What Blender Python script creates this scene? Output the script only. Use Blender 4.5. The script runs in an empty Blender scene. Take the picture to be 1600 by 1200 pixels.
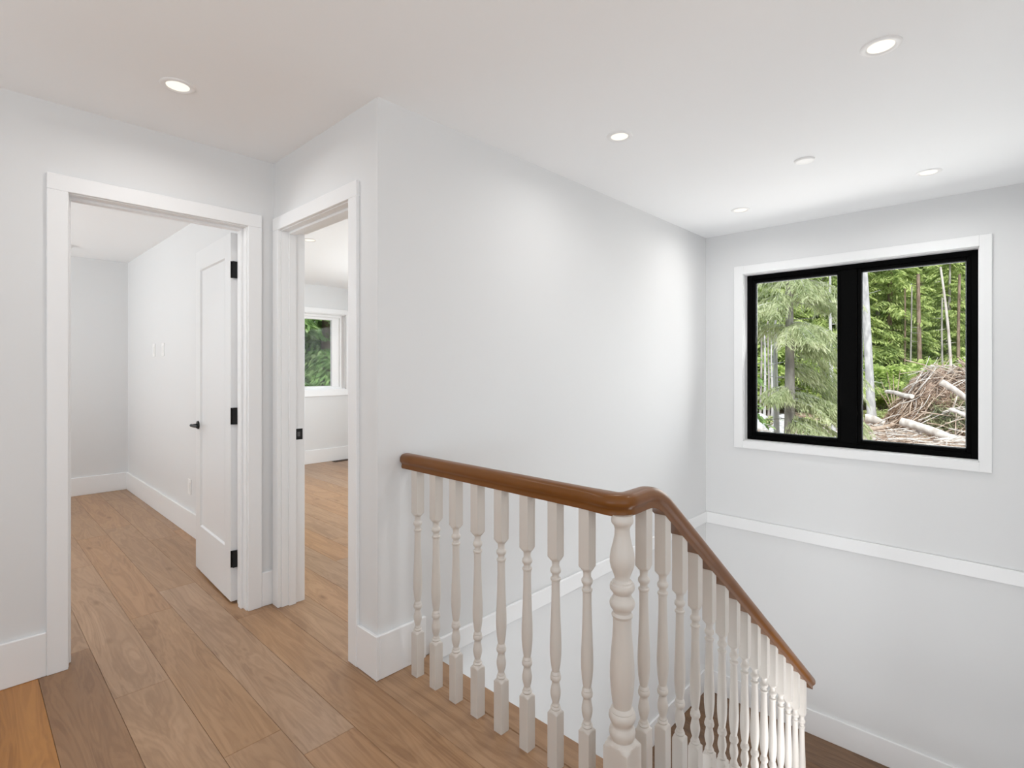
import bpy, bmesh, math, random
from mathutils import Vector, Matrix, noise

# ------------------------------------------------------------------ camera / light / exposure
S = bpy.context.scene
COL = S.collection
YAW = math.radians(43.4247); F = 817.3; HY = 575.35; HC = 1.302
FW = Vector((math.cos(YAW), math.sin(YAW), 0)); RT = Vector((math.sin(YAW), -math.cos(YAW), 0))
cam = bpy.data.cameras.new('camera'); camo = bpy.data.objects.new('camera', cam); COL.objects.link(camo)
cam.sensor_fit = 'HORIZONTAL'; cam.sensor_width = 36.0; cam.lens = 36.0 * F / 1600
cam.shift_y = -(600 - HY) / 1600.0
cam.clip_start = 0.02; cam.clip_end = 400
camo.location = (0, 0, HC)
camo.rotation_euler = (math.pi / 2, 0, YAW - math.pi / 2)
S.camera = camo
S.view_settings.view_transform = 'Standard'; S.view_settings.look = 'None'
S.view_settings.gamma = 1.0; S.view_settings.use_curve_mapping = False
S.view_settings.exposure = 0.0
S.cycles.max_bounces = 12; S.cycles.diffuse_bounces = 7; S.cycles.glossy_bounces = 4
S.cycles.transparent_max_bounces = 16; S.cycles.use_denoising = True
S.cycles.sample_clamp_indirect = 6.0
S.cycles.caustics_reflective = False; S.cycles.caustics_refractive = False

w = bpy.data.worlds.new('overcast_sky'); S.world = w; w.use_nodes = True
w.node_tree.nodes['Background'].inputs[0].default_value = (0.86, 0.93, 1.0, 1)
w.node_tree.nodes['Background'].inputs[1].default_value = 1.45

sun = bpy.data.lights.new('sun', 'SUN'); suno = bpy.data.objects.new('sun', sun); COL.objects.link(suno)
sun.energy = 3.4; sun.angle = math.radians(12); sun.color = (1.0, 0.96, 0.88)
suno.location = (-10, -4, 20)
suno.rotation_euler = Vector((0.62, 0.25, -0.74)).to_track_quat('-Z', 'Y').to_euler()

def area(name, loc, direction, sx, sy, power, color=(1, 1, 1)):
    l = bpy.data.lights.new(name, 'AREA'); l.shape = 'RECTANGLE'; l.size = sx; l.size_y = sy
    l.energy = power; l.color = color
    o = bpy.data.objects.new(name, l); COL.objects.link(o)
    o.location = loc; o.rotation_euler = Vector(direction).to_track_quat('-Z', 'Y').to_euler()
    return o
# daylight at windows, and unseen fill lights added for the hall and stairs
area('fill_hall_rear', (-0.6, -2.95, 1.1), (0, 1, 4.0), 2.6, 1.9, 64, (0.84, 0.94, 1.0))  # unseen fill added behind the viewer, aimed up to brighten the ceiling
area('fill_hall_side', (-2.6, 0.6, 1.05), (1, 0, 4.0), 2.6, 1.9, 54, (0.84, 0.94, 1.0))  # added hall fill from the side, tilted up at the ceiling
area('daylight_fill_room_one', (-2.2, 5.2, 1.1), (1, 0, 5.0), 1.9, 1.4, 92, (0.92, 0.975, 1.0))  # side-window daylight, turned steeply up as extra fill on the ceiling
area('daylight_room_two', (4.53, 4.35, 1.4), (-1, 0, 0.1), 1.95, 1.4, 78, (0.91, 0.97, 1.0))
area('daylight_stair_window', (4.70, 0.861, 1.39), (-1, -0.25, 0.35), 1.40, 1.30, 21, (1.0, 0.99, 0.985))
area('fill_lower_hall', (0.2, 0.9, -1.7), (1, -0.05, 0.25), 1.6, 1.6, 42, (0.96, 0.985, 1.0))  # added fill under the upper floor, no opening behind it
area('fill_landing', (2.7, -0.15, -0.75), (0.9, 0.35, 0.9), 1.6, 0.8, 24, (0.97, 0.985, 1.0))  # invented source at a windowless wall, brightens the stairwell

# ------------------------------------------------------------------ dimensions
XC, YL, YD, XF, YR = 1.205, 1.915, 2.965, 4.490, 6.893   # wall faces
XR = 1.25; H = 2.44; WT = 0.13; XP = XC + WT
YW = -0.20                                                # right wall of the stairwell
XE = 1.48                                                 # floor edge at the stairwell
RISE, GO = 0.1869, 0.2466
ZL = -8 * RISE                                            # landing level
ZB = -16 * RISE                                           # floor below
XS = 1.34; YN = 0.822                                     # railing lines

# ------------------------------------------------------------------ helpers
def tag(o, label=None, cat=None, group=None, kind=None):
    if label: o['label'] = label
    if cat: o['category'] = cat
    if group: o['group'] = group
    if kind: o['kind'] = kind
    return o
def empty(name, loc=(0, 0, 0), rz=0.0):
    o = bpy.data.objects.new(name, None); COL.objects.link(o); o.location = loc; o.rotation_euler = (0, 0, rz)
    o.empty_display_size = 0.1
    return o
def link(name, me, mat, parent=None, smooth=None):
    if mat is not None and not me.materials: me.materials.append(mat)
    if smooth is not None:
        me.shade_smooth(); me.set_sharp_from_angle(angle=math.radians(smooth))
    o = bpy.data.objects.new(name, me); COL.objects.link(o)
    if parent is not None: o.parent = parent
    return o
def tomesh(name, bm):
    bmesh.ops.recalc_face_normals(bm, faces=bm.faces)
    me = bpy.data.meshes.new(name); bm.to_mesh(me); bm.free(); return me
def bbox(bm, a, b, bev=0.0):
    """axis aligned box from a to b in bm, bevelled"""
    lo = [min(a[i], b[i]) for i in range(3)]; hi = [max(a[i], b[i]) for i in range(3)]
    r = bmesh.ops.create_cube(bm, size=1.0)
    for v in r['verts']:
        v.co = Vector([lo[i] + (v.co[i] + .5) * (hi[i] - lo[i]) for i in range(3)])
    if bev > 0:
        es = list({e for v in r['verts'] for e in v.link_edges})
        bmesh.ops.bevel(bm, geom=es, offset=bev, segments=1, affect='EDGES', profile=0.5)
def boxes(name, lst, mat, parent=None, bev=0.0, origin=None):
    bm = bmesh.new()
    for a, b in lst: bbox(bm, a, b, bev)
    if origin is not None:
        for v in bm.verts: v.co -= Vector(origin)
    o = link(name, tomesh(name, bm), mat, parent)
    if origin is not None: o.location = origin
    return o
def struct(o, label, cat):
    return tag(o, label, cat, kind='structure')
def lathe_square(prof, n=32, sq=None, topslope=0.0):
    """turned work from square stock: prof = [(z, R)], sq = half width of the stock"""
    vs = []; fs = []
    for (z, R) in prof:
        for i in range(n):
            a = 2 * math.pi * i / n
            r = R
            if sq is not None: r = min(R, sq / max(abs(math.cos(a)), abs(math.sin(a))))
            x, y = r * math.cos(a), r * math.sin(a)
            vs.append((x, y, z))
    m = len(prof)
    for k in range(m - 1):
        for i in range(n):
            j = (i + 1) % n
            fs.append((k * n + i, k * n + j, (k + 1) * n + j, (k + 1) * n + i))
    fs.append(tuple(range(n))[::-1]); fs.append(tuple((m - 1) * n + i for i in range(n)))
    if topslope:
        for i in range(n):
            x, y, z = vs[(m - 1) * n + i]; vs[(m - 1) * n + i] = (x, y, z - topslope * x)
    me = bpy.data.meshes.new('turned'); me.from_pydata(vs, [], fs); me.update(); return me
def smooth_prof(pts, k=4):
    """Catmull-Rom through (z, r) control points"""
    out = []
    P = [pts[0]] + list(pts) + [pts[-1]]
    for i in range(1, len(P) - 2):
        p0, p1, p2, p3 = P[i - 1], P[i], P[i + 1], P[i + 2]
        for s in range(k):
            t = s / k
            out.append(tuple(0.5 * ((2 * p1[c]) + (-p0[c] + p2[c]) * t + (2 * p0[c] - 5 * p1[c] + 4 * p2[c] - p3[c]) * t * t + (-p0[c] + 3 * p1[c] - 3 * p2[c] + p3[c]) * t ** 3) for c in (0, 1)))
    out.append(tuple(pts[-1])); return out
def tube(vs, fs, path, radii, n=8, cap=True):
    base = len(vs); m = len(path)
    for k in range(m):
        p = Vector(path[k])
        t = (Vector(path[min(k + 1, m - 1)]) - Vector(path[max(k - 1, 0)])).normalized()
        u = t.cross(Vector((0.13, 0.21, 1.0)) if abs(t.z) < .9 else Vector((1, 0.1, 0))).normalized(); v = t.cross(u)
        for i in range(n):
            a = 2 * math.pi * i / n
            vs.append(tuple(p + (u * math.cos(a) + v * math.sin(a)) * radii[k]))
    for k in range(m - 1):
        for i in range(n):
            j = (i + 1) % n
            fs.append((base + k * n + i, base + k * n + j, base + (k + 1) * n + j, base + (k + 1) * n + i))
    if cap:
        fs.append(tuple(base + i for i in range(n))[::-1]); fs.append(tuple(base + (m - 1) * n + i for i in range(n)))
def pyd(name, vs, fs, mat, parent=None, smooth=None):
    me = bpy.data.meshes.new(name); me.from_pydata(vs, [], fs); me.update()
    return link(name, me, mat, parent, smooth)

# ------------------------------------------------------------------ materials
def mat(name, col, rough=0.5, spec=0.5, metal=0.0):
    m = bpy.data.materials.new(name); m.use_nodes = True
    b = m.node_tree.nodes['Principled BSDF']
    b.inputs['Base Color'].default_value = (*col, 1); b.inputs['Roughness'].default_value = rough
    b.inputs['Specular IOR Level'].default_value = spec; b.inputs['Metallic'].default_value = metal
    return m
def nd(m, t, **k):
    n = m.node_tree.nodes.new(t)
    for a, v in k.items(): setattr(n, a, v)
    return n
def lk(m, a, b): m.node_tree.links.new(a, b)
def ramp(m, stops):
    r = nd(m, 'ShaderNodeValToRGB'); e = r.color_ramp.elements
    while len(e) < len(stops): e.new(0.5)
    for i, (p, c) in enumerate(stops): e[i].position = p; e[i].color = (*c, 1)
    return r
def painted(name, col, rough, spec, scale=260, strength=0.04):
    m = mat(name, col, rough, spec); b = m.node_tree.nodes['Principled BSDF']
    g = nd(m, 'ShaderNodeNewGeometry'); n = nd(m, 'ShaderNodeTexNoise'); n.inputs['Scale'].default_value = scale
    n.inputs['Detail'].default_value = 3
    lk(m, g.outputs['Position'], n.inputs['Vector'])
    bp = nd(m, 'ShaderNodeBump'); bp.inputs['Strength'].default_value = strength; bp.inputs['Distance'].default_value = 0.002
    lk(m, n.outputs['Fac'], bp.inputs['Height']); lk(m, bp.outputs['Normal'], b.inputs['Normal'])
    return m
M_wall = painted('white_wall_paint', (0.738, 0.744, 0.748), 0.6, 0.25, 300, 0.05)
M_ceil = painted('ceiling_paint', (0.895, 0.907, 0.918), 0.8, 0.15, 300, 0.05)
M_trim = painted('satin_trim_paint', (0.84, 0.845, 0.85), 0.35, 0.4, 60, 0.003)
M_door = painted('door_paint', (0.76, 0.765, 0.77), 0.35, 0.4, 60, 0.003)
M_rail = painted('warm_white_gloss', (0.64, 0.60, 0.555), 0.35, 0.4, 60, 0.015)
M_black = mat('black_frame', (0.002, 0.002, 0.002), 0.6, 0.04)
M_hard = mat('black_hardware', (0.006, 0.006, 0.006), 0.35, 0.5, 0.3)
M_plastic = mat('white_plastic', (0.85, 0.85, 0.84), 0.35, 0.4)
M_vinyl = mat('white_vinyl', (0.87, 0.87, 0.87), 0.3, 0.4)
M_brown = mat('brown_metal', (0.05, 0.03, 0.02), 0.4, 0.5, 0.5)
M_ring = mat('white_light_trim', (0.86, 0.86, 0.86), 0.4, 0.4)
M_lens = mat('lit_lens', (1, 1, 1), 0.5)
_b = M_lens.node_tree.nodes['Principled BSDF']
_b.inputs['Base Color'].default_value = (0.1, 0.1, 0.1, 1); _b.inputs['Emission Color'].default_value = (1.0, 0.93, 0.80, 1); _b.inputs['Emission Strength'].default_value = 1.08

def wood(name, stops, vary, rough=(0.28, 0.42), grain=1.0, axis=1, knots=True):
    m = mat(name, (0.3, 0.2, 0.1), 0.35, 0.45); b = m.node_tree.nodes['Principled BSDF']
    tc = nd(m, 'ShaderNodeTexCoord'); oi = nd(m, 'ShaderNodeObjectInfo')
    off = nd(m, 'ShaderNodeVectorMath', operation='SCALE'); comb = nd(m, 'ShaderNodeCombineXYZ')
    lk(m, oi.outputs['Random'], comb.inputs[0]); lk(m, oi.outputs['Random'], comb.inputs[1]); lk(m, oi.outputs['Random'], comb.inputs[2])
    off.inputs['Scale'].default_value = 37.0; lk(m, comb.outputs[0], off.inputs[0])
    add = nd(m, 'ShaderNodeVectorMath', operation='ADD'); lk(m, tc.outputs['Object'], add.inputs[0]); lk(m, off.outputs[0], add.inputs[1])
    mp = nd(m, 'ShaderNodeMapping'); sc = [7.0, 7.0, 7.0]; sc[axis] = 0.75
    mp.inputs['Scale'].default_value = sc; lk(m, add.outputs[0], mp.inputs['Vector'])
    n1 = nd(m, 'ShaderNodeTexNoise'); n1.inputs['Scale'].default_value = 1.5; n1.inputs['Detail'].default_value = 6; n1.inputs['Distortion'].default_value = 1.4
    lk(m, mp.outputs[0], n1.inputs['Vector'])
    # growth-ring contours: banded noise
    mul = nd(m, 'ShaderNodeMath', operation='MULTIPLY'); mul.inputs[1].default_value = 48.0; lk(m, n1.outputs['Fac'], mul.inputs[0])
    sn = nd(m, 'ShaderNodeMath', operation='SINE'); lk(m, mul.outputs[0], sn.inputs[0])
    mp2 = nd(m, 'ShaderNodeMapping'); sc2 = [110.0, 110.0, 110.0]; sc2[axis] = 4.0
    mp2.inputs['Scale'].default_value = sc2; lk(m, add.outputs[0], mp2.inputs['Vector'])
    n2 = nd(m, 'ShaderNodeTexNoise'); n2.inputs['Scale'].default_value = 1.0; n2.inputs['Detail'].default_value = 4; lk(m, mp2.outputs[0], n2.inputs['Vector'])
    mx = nd(m, 'ShaderNodeMath', operation='MULTIPLY_ADD'); mx.inputs[1].default_value = 0.10 * grain; lk(m, sn.outputs[0], mx.inputs[0])
    a1 = nd(m, 'ShaderNodeMath', operation='MULTIPLY_ADD'); a1.inputs[1].default_value = 0.35 * grain; lk(m, n2.outputs['Fac'], a1.inputs[0])
    a2 = nd(m, 'ShaderNodeMath', operation='MULTIPLY_ADD'); a2.inputs[1].default_value = 0.6; a2.inputs[2].default_value = 0.02; lk(m, n1.outputs['Fac'], a2.inputs[0])
    lk(m, a2.outputs[0], a1.inputs[2]); lk(m, a1.outputs[0], mx.inputs[2])
    r = ramp(m, stops); lk(m, mx.outputs[0], r.inputs['Fac'])
    col = r.outputs['Color']
    if knots:
        mk = nd(m, 'ShaderNodeMapping'); k = [6.2, 6.2, 6.2]; k[axis] = 2.3; mk.inputs['Scale'].default_value = k; lk(m, add.outputs[0], mk.inputs['Vector'])
        vo = nd(m, 'ShaderNodeTexVoronoi'); vo.inputs['Scale'].default_value = 1.0; lk(m, mk.outputs[0], vo.inputs['Vector'])
        kr = ramp(m, [(0.0, (0.35, 0.24, 0.18)), (0.06, (0.66, 0.58, 0.52)), (0.13, (1, 1, 1))]); lk(m, vo.outputs['Distance'], kr.inputs['Fac'])
        mm = nd(m, 'ShaderNodeMix', data_type='RGBA', blend_type='MULTIPLY'); mm.inputs[0].default_value = 0.75
        lk(m, col, mm.inputs[6]); lk(m, kr.outputs[0], mm.inputs[7]); col = mm.outputs[2]
    hs = nd(m, 'ShaderNodeHueSaturation')
    mr = nd(m, 'ShaderNodeMapRange'); mr.inputs[3].default_value = 1 - vary; mr.inputs[4].default_value = 1 + vary
    lk(m, oi.outputs['Random'], mr.inputs[0]); lk(m, mr.outputs[0], hs.inputs['Value'])
    ff = nd(m, 'ShaderNodeMath', operation='MULTIPLY'); ff.inputs[1].default_value = 7.31; lk(m, oi.outputs['Random'], ff.inputs[0])
    fr = nd(m, 'ShaderNodeMath', operation='FRACT'); lk(m, ff.outputs[0], fr.inputs[0])
    ms = nd(m, 'ShaderNodeMapRange'); ms.inputs[3].default_value = 0.93; ms.inputs[4].default_value = 1.07
    lk(m, fr.outputs[0], ms.inputs[0]); lk(m, ms.outputs[0], hs.inputs['Saturation'])
    lk(m, col, hs.inputs['Color'])
    tint = nd(m, 'ShaderNodeMix', data_type='RGBA', blend_type='MULTIPLY'); tint.inputs[0].default_value = 1.0
    at = nd(m, 'ShaderNodeAttribute', attribute_type='OBJECT', attribute_name='tone')
    lk(m, hs.outputs['Color'], tint.inputs[6]); lk(m, at.outputs['Color'], tint.inputs[7])
    lk(m, hs.outputs['Color'], b.inputs['Base Color']) if not knots else lk(m, tint.outputs[2], b.inputs['Base Color'])
    rr = nd(m, 'ShaderNodeMapRange'); rr.inputs[3].default_value = rough[0]; rr.inputs[4].default_value = rough[1]
    lk(m, n2.outputs['Fac'], rr.inputs[0]); lk(m, rr.outputs[0], b.inputs['Roughness'])
    if grain < 0.3: return m
    bp = nd(m, 'ShaderNodeBump'); bp.inputs['Strength'].default_value = 0.12; bp.inputs['Distance'].default_value = 0.001
    lk(m, n2.outputs['Fac'], bp.inputs['Height']); lk(m, bp.outputs['Normal'], b.inputs['Normal'])
    return m
M_plank = wood('oiled_oak_plank', [(0.22, (0.262, 0.146, 0.077)), (0.45, (0.362, 0.217, 0.121)), (0.75, (0.462, 0.290, 0.171))], 0.035, (0.30, 0.42), 0.75)
M_handrail = wood('stained_handrail', [(0.2, (0.165, 0.060, 0.012)), (0.55, (0.200, 0.076, 0.017)), (0.85, (0.24, 0.096, 0.024))], 0.0, (0.27, 0.30), 0.04, 1, False)
M_handrail.node_tree.nodes['Principled BSDF'].inputs['Specular IOR Level'].default_value = 0.28
M_tread = wood('stair_oak', [(0.25, (0.120, 0.062, 0.030)), (0.5, (0.17, 0.092, 0.046)), (0.8, (0.23, 0.130, 0.070))], 0.05, (0.35, 0.45), 1, 1, False)
M_groove = mat('plank_joint', (0.17, 0.10, 0.06), 0.7, 0.2)

M_glass = bpy.data.materials.new('window_glass'); M_glass.use_nodes = True
nt = M_glass.node_tree; nt.nodes.clear()
_o = nt.nodes.new('ShaderNodeOutputMaterial'); _t = nt.nodes.new('ShaderNodeBsdfTransparent'); _g = nt.nodes.new('ShaderNodeBsdfGlossy'); _m = nt.nodes.new('ShaderNodeMixShader'); _f = nt.nodes.new('ShaderNodeFresnel')
_t.inputs[0].default_value = (0.97, 0.985, 0.98, 1); _g.inputs['Roughness'].default_value = 0.02; _f.inputs[0].default_value = 1.15
nt.links.new(_f.outputs[0], _m.inputs[0]); nt.links.new(_t.outputs[0], _m.inputs[1]); nt.links.new(_g.outputs[0], _m.inputs[2]); nt.links.new(_m.outputs[0], _o.inputs[0])

# ------------------------------------------------------------------ walls
def wall(name, lst, label):
    return struct(boxes(name, lst, M_wall), label, 'wall')
D1a, D1b, D1h = 0.328, 1.058, 2.060      # clear opening of door 1 (X)
D2a, D2b, D2h = 2.132, 2.868, 2.050      # clear opening of door 2 (Y)
J = 0.02
XM = -2.70; YM = -2.90                   # unseen ends of the hall
wall('wall_left', [((XM, YD, 0), (D1a - J, YD + WT, H)), ((D1a - J, YD, D1h + J), (D1b + J, YD + WT, H)), ((D1b + J, YD, 0), (XC, YD + WT, H))],
     'white hallway wall around the wide door opening with the open door')
wall('wall_side', [((XC, YL + 0.12, 0), (XP, D2a - J, H)), ((XC, D2a - J, D2h + J), (XP, D2b + J, H)), ((XC, D2b + J, 0), (XP, YD + WT, H)), ((XR, YD + WT, 0), (XP, YR, H))],
     'narrow white wall around the doorway nearest the stair corner')
wall('wall_long', [((XC, YL, 0), (XF, YL + 0.12, H)), ((XE, YL, ZB), (XF, YL + 0.12, 0))],
     'long white wall above the stairwell behind the level railing')
w1y0, w1y1, w1z0, w1z1 = 0.120, 1.602, 0.693, 2.090      # rough opening
w3y0, w3y1, w3z0, w3z1 = 3.3, 5.4, 0.65, 2.15            # window of room two, out of view
wall('wall_far', [((XF, YW - WT, ZB), (XF + 0.17, w1y0, H)), ((XF, w1y0, ZB), (XF + 0.17, w1y1, w1z0)), ((XF, w1y0, w1z1), (XF + 0.17, w1y1, H)),
                  ((XF, w1y1, ZB), (XF + 0.17, w3y0, H)), ((XF, w3y0, ZB), (XF + 0.17, w3y1, w3z0)), ((XF, w3y0, w3z1), (XF + 0.17, w3y1, H)), ((XF, w3y1, ZB), (XF + 0.17, YR + 0.17, H))],
     'white end wall that holds the black-framed window')
wall('wall_right', [((XE, YW - WT, ZB), (XF, YW, H))], 'white wall on the near side of the stair flight')
w2x0, w2x1, w2z0, w2z1 = 2.30, 3.815, 1.0, 2.068         # room two window opening
w4x0, w4x1 = -1.6, -0.4
wall('wall_bedroom', [((XM - WT, YR, -0.3), (w2x0, YR + 0.17, H)), ((w2x0, YR, -0.3), (w2x1, YR + 0.17, w2z0)), ((w2x0, YR, w2z1), (w2x1, YR + 0.17, H)), ((w2x1, YR, -0.3), (XF, YR + 0.17, H))],
     'far white wall of the rooms seen through the two doorways')
wall('wall_west', [((XM - WT, YM, 0), (XM, -1.4, H)), ((XM - WT, -1.4, 0), (XM, 1.4, 0.3)), ((XM - WT, -1.4, 2.3), (XM, 1.4, H)), ((XM - WT, 1.4, 0), (XM, 4.2, H)),  # hall opening is out of view, added to let in daylight
                   ((XM - WT, 4.2, 0), (XM, 6.2, 0.65)), ((XM - WT, 4.2, 2.15), (XM, 6.2, H)), ((XM - WT, 6.2, 0), (XM, YR, H))], 'white outer wall behind the viewer with window openings')
wall('wall_rear', [((XM - WT, YM - WT, 0), (-2.0, YM, H)), ((-2.0, YM - WT, 0), (0.8, YM, 0.35)), ((-2.0, YM - WT, 2.3), (0.8, YM, H)), ((0.8, YM - WT, 0), (XE + WT, YM, H))],  # wide gap added behind the viewer to let in daylight
     'white wall closing the hall behind the viewer')
wall('wall_hall_end', [((XE, YM, 0), (XE + WT, YW - WT, H))], 'short white hall wall beside the head of the stairs')
wall('wall_lower', [((XE - 1.6, YW - WT, ZB), (XE, YW, -0.3)), ((XE - 1.6, YL, ZB), (XE, YL + .12, -0.3)), ((XE - 1.73, YW - WT, ZB), (XE - 1.6, YL + .12, -0.3))], 'white walls of the lower hall under the landing')
struct(boxes('ceiling', [((XM - WT, YM - WT, H), (XF + 0.17, YR + 0.17, H + 0.25))], M_ceil), 'smooth white flat ceiling with round recessed lights', 'ceiling')

# ------------------------------------------------------------------ floor of separate planks
rnd = random.Random(4)
floor = struct(empty('floor'), 'warm brown oak plank floor of the hall and both rooms', 'floor')
def bare(a, b): return (a, b)
sub = boxes('subfloor', [((XM, YM, -0.28), (XE - 0.03, YL, -0.0125)), ((XM, YL, -0.28), (XE - 0.03, YL + 0.12, -0.0125)), ((XM, YL + 0.12, -0.28), (XF, YR, -0.0125))], M_groove, floor)
boxes('fascia', [((XE - 0.03, YW, -0.29), (XE - 0.012, YL, -0.024))], M_trim, floor)
def plank(x0, x1, y0, y1, parent, z=0.0, m=None, tone=(1, 1, 1), name='plank'):
    bm = bmesh.new(); g = 0.0005
    hx, hy, t = (x1 - x0) / 2 - g, (y1 - y0) / 2 - g, 0.012
    r = bmesh.ops.create_cube(bm, size=1.0)
    for v in r['verts']: v.co = Vector((v.co.x * 2 * hx, v.co.y * 2 * hy, v.co.z * t))
    top = [e for e in bm.edges if all(v.co.z > 0 for v in e.verts)]
    bmesh.ops.bevel(bm, geom=top, offset=0.0009, segments=1, affect='EDGES')
    o = link(name, tomesh(name, bm), m or M_plank, parent)
    o.location = ((x0 + x1) / 2, (y0 + y1) / 2, z - t / 2); o['tone'] = tone
    return o
x = 0.227 - 0.19 * 15
ks = -15
fixed = {0: [3.10], 3: [3.59, 1.72], -1: [2.2], 1: [2.55, 4.4], 2: [1.9, 3.3, 5.1], 4: [1.1, 2.9, 4.7]}
while x < XF - 0.02:
    x1 = min(x + 0.19, XF)
    if x >= 1.30: x0, ys, ye = x, YL + 0.12, YR
    else: x0, ys, ye = x, YM, YR
    if x0 < XM: x0 = XM
    cuts = [ys]
    if ks in fixed: inner = sorted(fixed[ks])
    else:
        inner = []; yy = ys + rnd.uniform(0.5, 1.9)
        while yy < ye - 0.4: inner.append(yy); yy += rnd.uniform(1.3, 2.2)
    if ks in fixed:
        yy = inner[0] - 1.9
        while yy > ys + .3: inner.insert(0, yy); yy -= 1.8
        yy = inner[-1] + 1.7
        while yy < ye - .3: inner.append(yy); yy += 1.8
    cuts += inner + [ye]
    for a, b in zip(cuts[:-1], cuts[1:]):
        tone = (1, 1, 1)
        q = rnd.random()
        if q < .2: tone = (1.05, 1.01, 0.96)
        elif q < .35: tone = (0.94, 0.93, 0.93)
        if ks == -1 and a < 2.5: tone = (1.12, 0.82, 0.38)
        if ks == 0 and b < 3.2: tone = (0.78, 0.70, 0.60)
        if x1 - x0 > 0.02: plank(x0, x1, a, b, floor, tone=tone)
    x += 0.19; ks += 1
nb = bmesh.new(); bbox(nb, (1.367 + .0007, YM, -0.026), (XE, YL, 0.0), 0.004)
nb = link('nosing', tomesh('nosing', nb), M_plank, floor); nb['tone'] = (0.95, 0.93, 0.9)

# ------------------------------------------------------------------ trims and baseboards
BH, BT = 0.185, 0.016
def trim(name, lst, label, bev=0.003, m=None):
    return struct(boxes(name, lst, m or M_trim, None, bev), label, 'trim')
CW, CT = 0.070, 0.018
d1o0, d1o1 = D1a - 0.004 - CW, D1b + 0.005 + CW
d2o0, d2o1 = D2a - 0.004 - CW, D2b + 0.004 + CW
trim('baseboard_left', [((XM, YD - BT, 0), (d1o0, YD, BH)), ((d1o1, YD - BT, 0), (XC, YD, BH))], 'white baseboard along the left hallway wall beside the door casing')
trim('baseboard_side', [((XC - BT, YL - BT, 0), (XC, d2o0, BH)), ((XC, YL - BT, 0), (1.445, YL, BH))], 'tall white baseboard wrapping the wall corner at the railing')
trim('baseboard_bedroom_one', [((XM, YR - BT, 0), (XR, YR, BH)), ((XR - BT, YD + WT + 0.02, 0), (XR, YR - BT, BH))], 'white baseboard in the corner of the empty room behind the open door')
trim('baseboard_bedroom_two', [((XP, YR - BT, 0), (XF, YR, BH)), ((XF - BT, YL + .12, 0), (XF, YR - BT, BH))], 'white baseboard below the white window of the far room')
trim('baseboard_landing', [((3.18, YL - BT, ZL), (XF, YL, ZL + BH)), ((XF - BT, YW, ZL), (XF, YL - BT, ZL + BH))], 'white baseboard around the lower stair landing')
trim('trim_1', [((XE, YL - BT, -0.040), (XF, YL, 0.052))], 'flat white band running along the long wall at floor height')
trim('trim_2', [((XF - BT, YW, -0.040), (XF, YL - BT, 0.052))], 'flat white band running below the black window at floor height')
trim('trim_3', [((XE, YW, -0.040), (XF - BT, YW + BT, 0.052))], 'flat white band on the near wall of the stair flight')

# ------------------------------------------------------------------ door 1 (open) and door 2
def door_leaf(parent, wd, ht, hinge_side=-1, face_name='leaf'):
    """leaf mesh in local coords: x 0..wd from hinge, y -.0175.. .0175 thick, z 0..ht; one recessed panel both sides"""
    st = 0.108; tr = 0.125; br = 0.285; th = 0.0175; rc = 0.010; ch = 0.007
    bm = bmesh.new()
    bbox(bm, (0, -th, 0), (st, th, ht), 0.0015); bbox(bm, (wd - st, -th, 0), (wd, th, ht), 0.0015)
    bbox(bm, (st, -th, 0), (wd - st, th, br)); bbox(bm, (st, -th, ht - tr), (wd - st, th, ht))
    leaf = link('door_leaf', tomesh('door_leaf', bm), M_door, parent)
    vs = []; fs = []
    for s in (-1, 1):
        b0 = len(vs)
        for (dx, yy) in ((0, th), (ch, th - rc)):
            vs += [(st + dx, s * yy, br + dx), (wd - st - dx, s * yy, br + dx), (wd - st - dx, s * yy, ht - tr - dx), (st + dx, s * yy, ht - tr - dx)]
        for i in range(4):
            j = (i + 1) % 4; fs.append((b0 + i, b0 + j, b0 + 4 + j, b0 + 4 + i))
        fs.append((b0 + 4, b0 + 5, b0 + 6, b0 + 7))
    pyd('door_panel', vs, fs, M_door, leaf)
    return leaf
def lever(parent, x, z, side, toward):
    vs = []; fs = []
    n = 24
    def disc(y0, y1, r0, r1):
        tube(vs, fs, [(x, y0, z), (x, y1, z)], [r0, r1], n)
    disc(side * 0.0175, side * 0.026, 0.027, 0.025)
    tube(vs, fs, [(x, side * 0.02, z), (x, side * 0.055, z)], [0.010, 0.009], 14)
    tube(vs, fs, [(x - toward * 0.008, side * 0.056, z), (x + toward * 0.04, side * 0.058, z), (x + toward * 0.105, side * 0.050, z - .002)], [0.010, 0.0085, 0.007], 12)
    return pyd('door_handle', vs, fs, M_hard, parent, 40)
def hinge(parent, z, name='hinge', flip=1):
    bm = bmesh.new()
    bbox(bm, (-0.0025, -0.017, z - 0.046), (0.0002, 0.019, z + 0.046), 0.0006)
    vs = []; fs = []
    me = tomesh('h', bm)
    vs = [tuple(v.co) for v in me.vertices]; fs = [tuple(p.vertices) for p in me.polygons]
    for k in range(5):
        zz = z - 0.050 + k * 0.020
        tube(vs, fs, [(-0.008, -0.022, zz + .0006), (-0.008, -0.022, zz + .0194)], [0.0065, 0.0065], 10)
    bm2 = bmesh.new(); bbox(bm2, (-0.0135, -0.023, z - 0.046), (-0.008, 0.012, z + 0.046), 0.0006); me2 = tomesh('h2', bm2)
    b0 = len(vs); vs += [tuple(v.co) for v in me2.vertices]; fs += [tuple(b0 + i for i in p.vertices) for p in me2.polygons]
    return pyd(name, vs, fs, M_hard, parent)
door1 = struct(empty('door_1', (D1a, YD, 0)), 'white one-panel door standing open with black hinges and its casing', 'door')
o1 = (D1a, YD, 0)
def rel(lst, o): return [(tuple(a[i] - o[i] for i in range(3)), tuple(b[i] - o[i] for i in range(3))) for a, b in lst]
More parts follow.
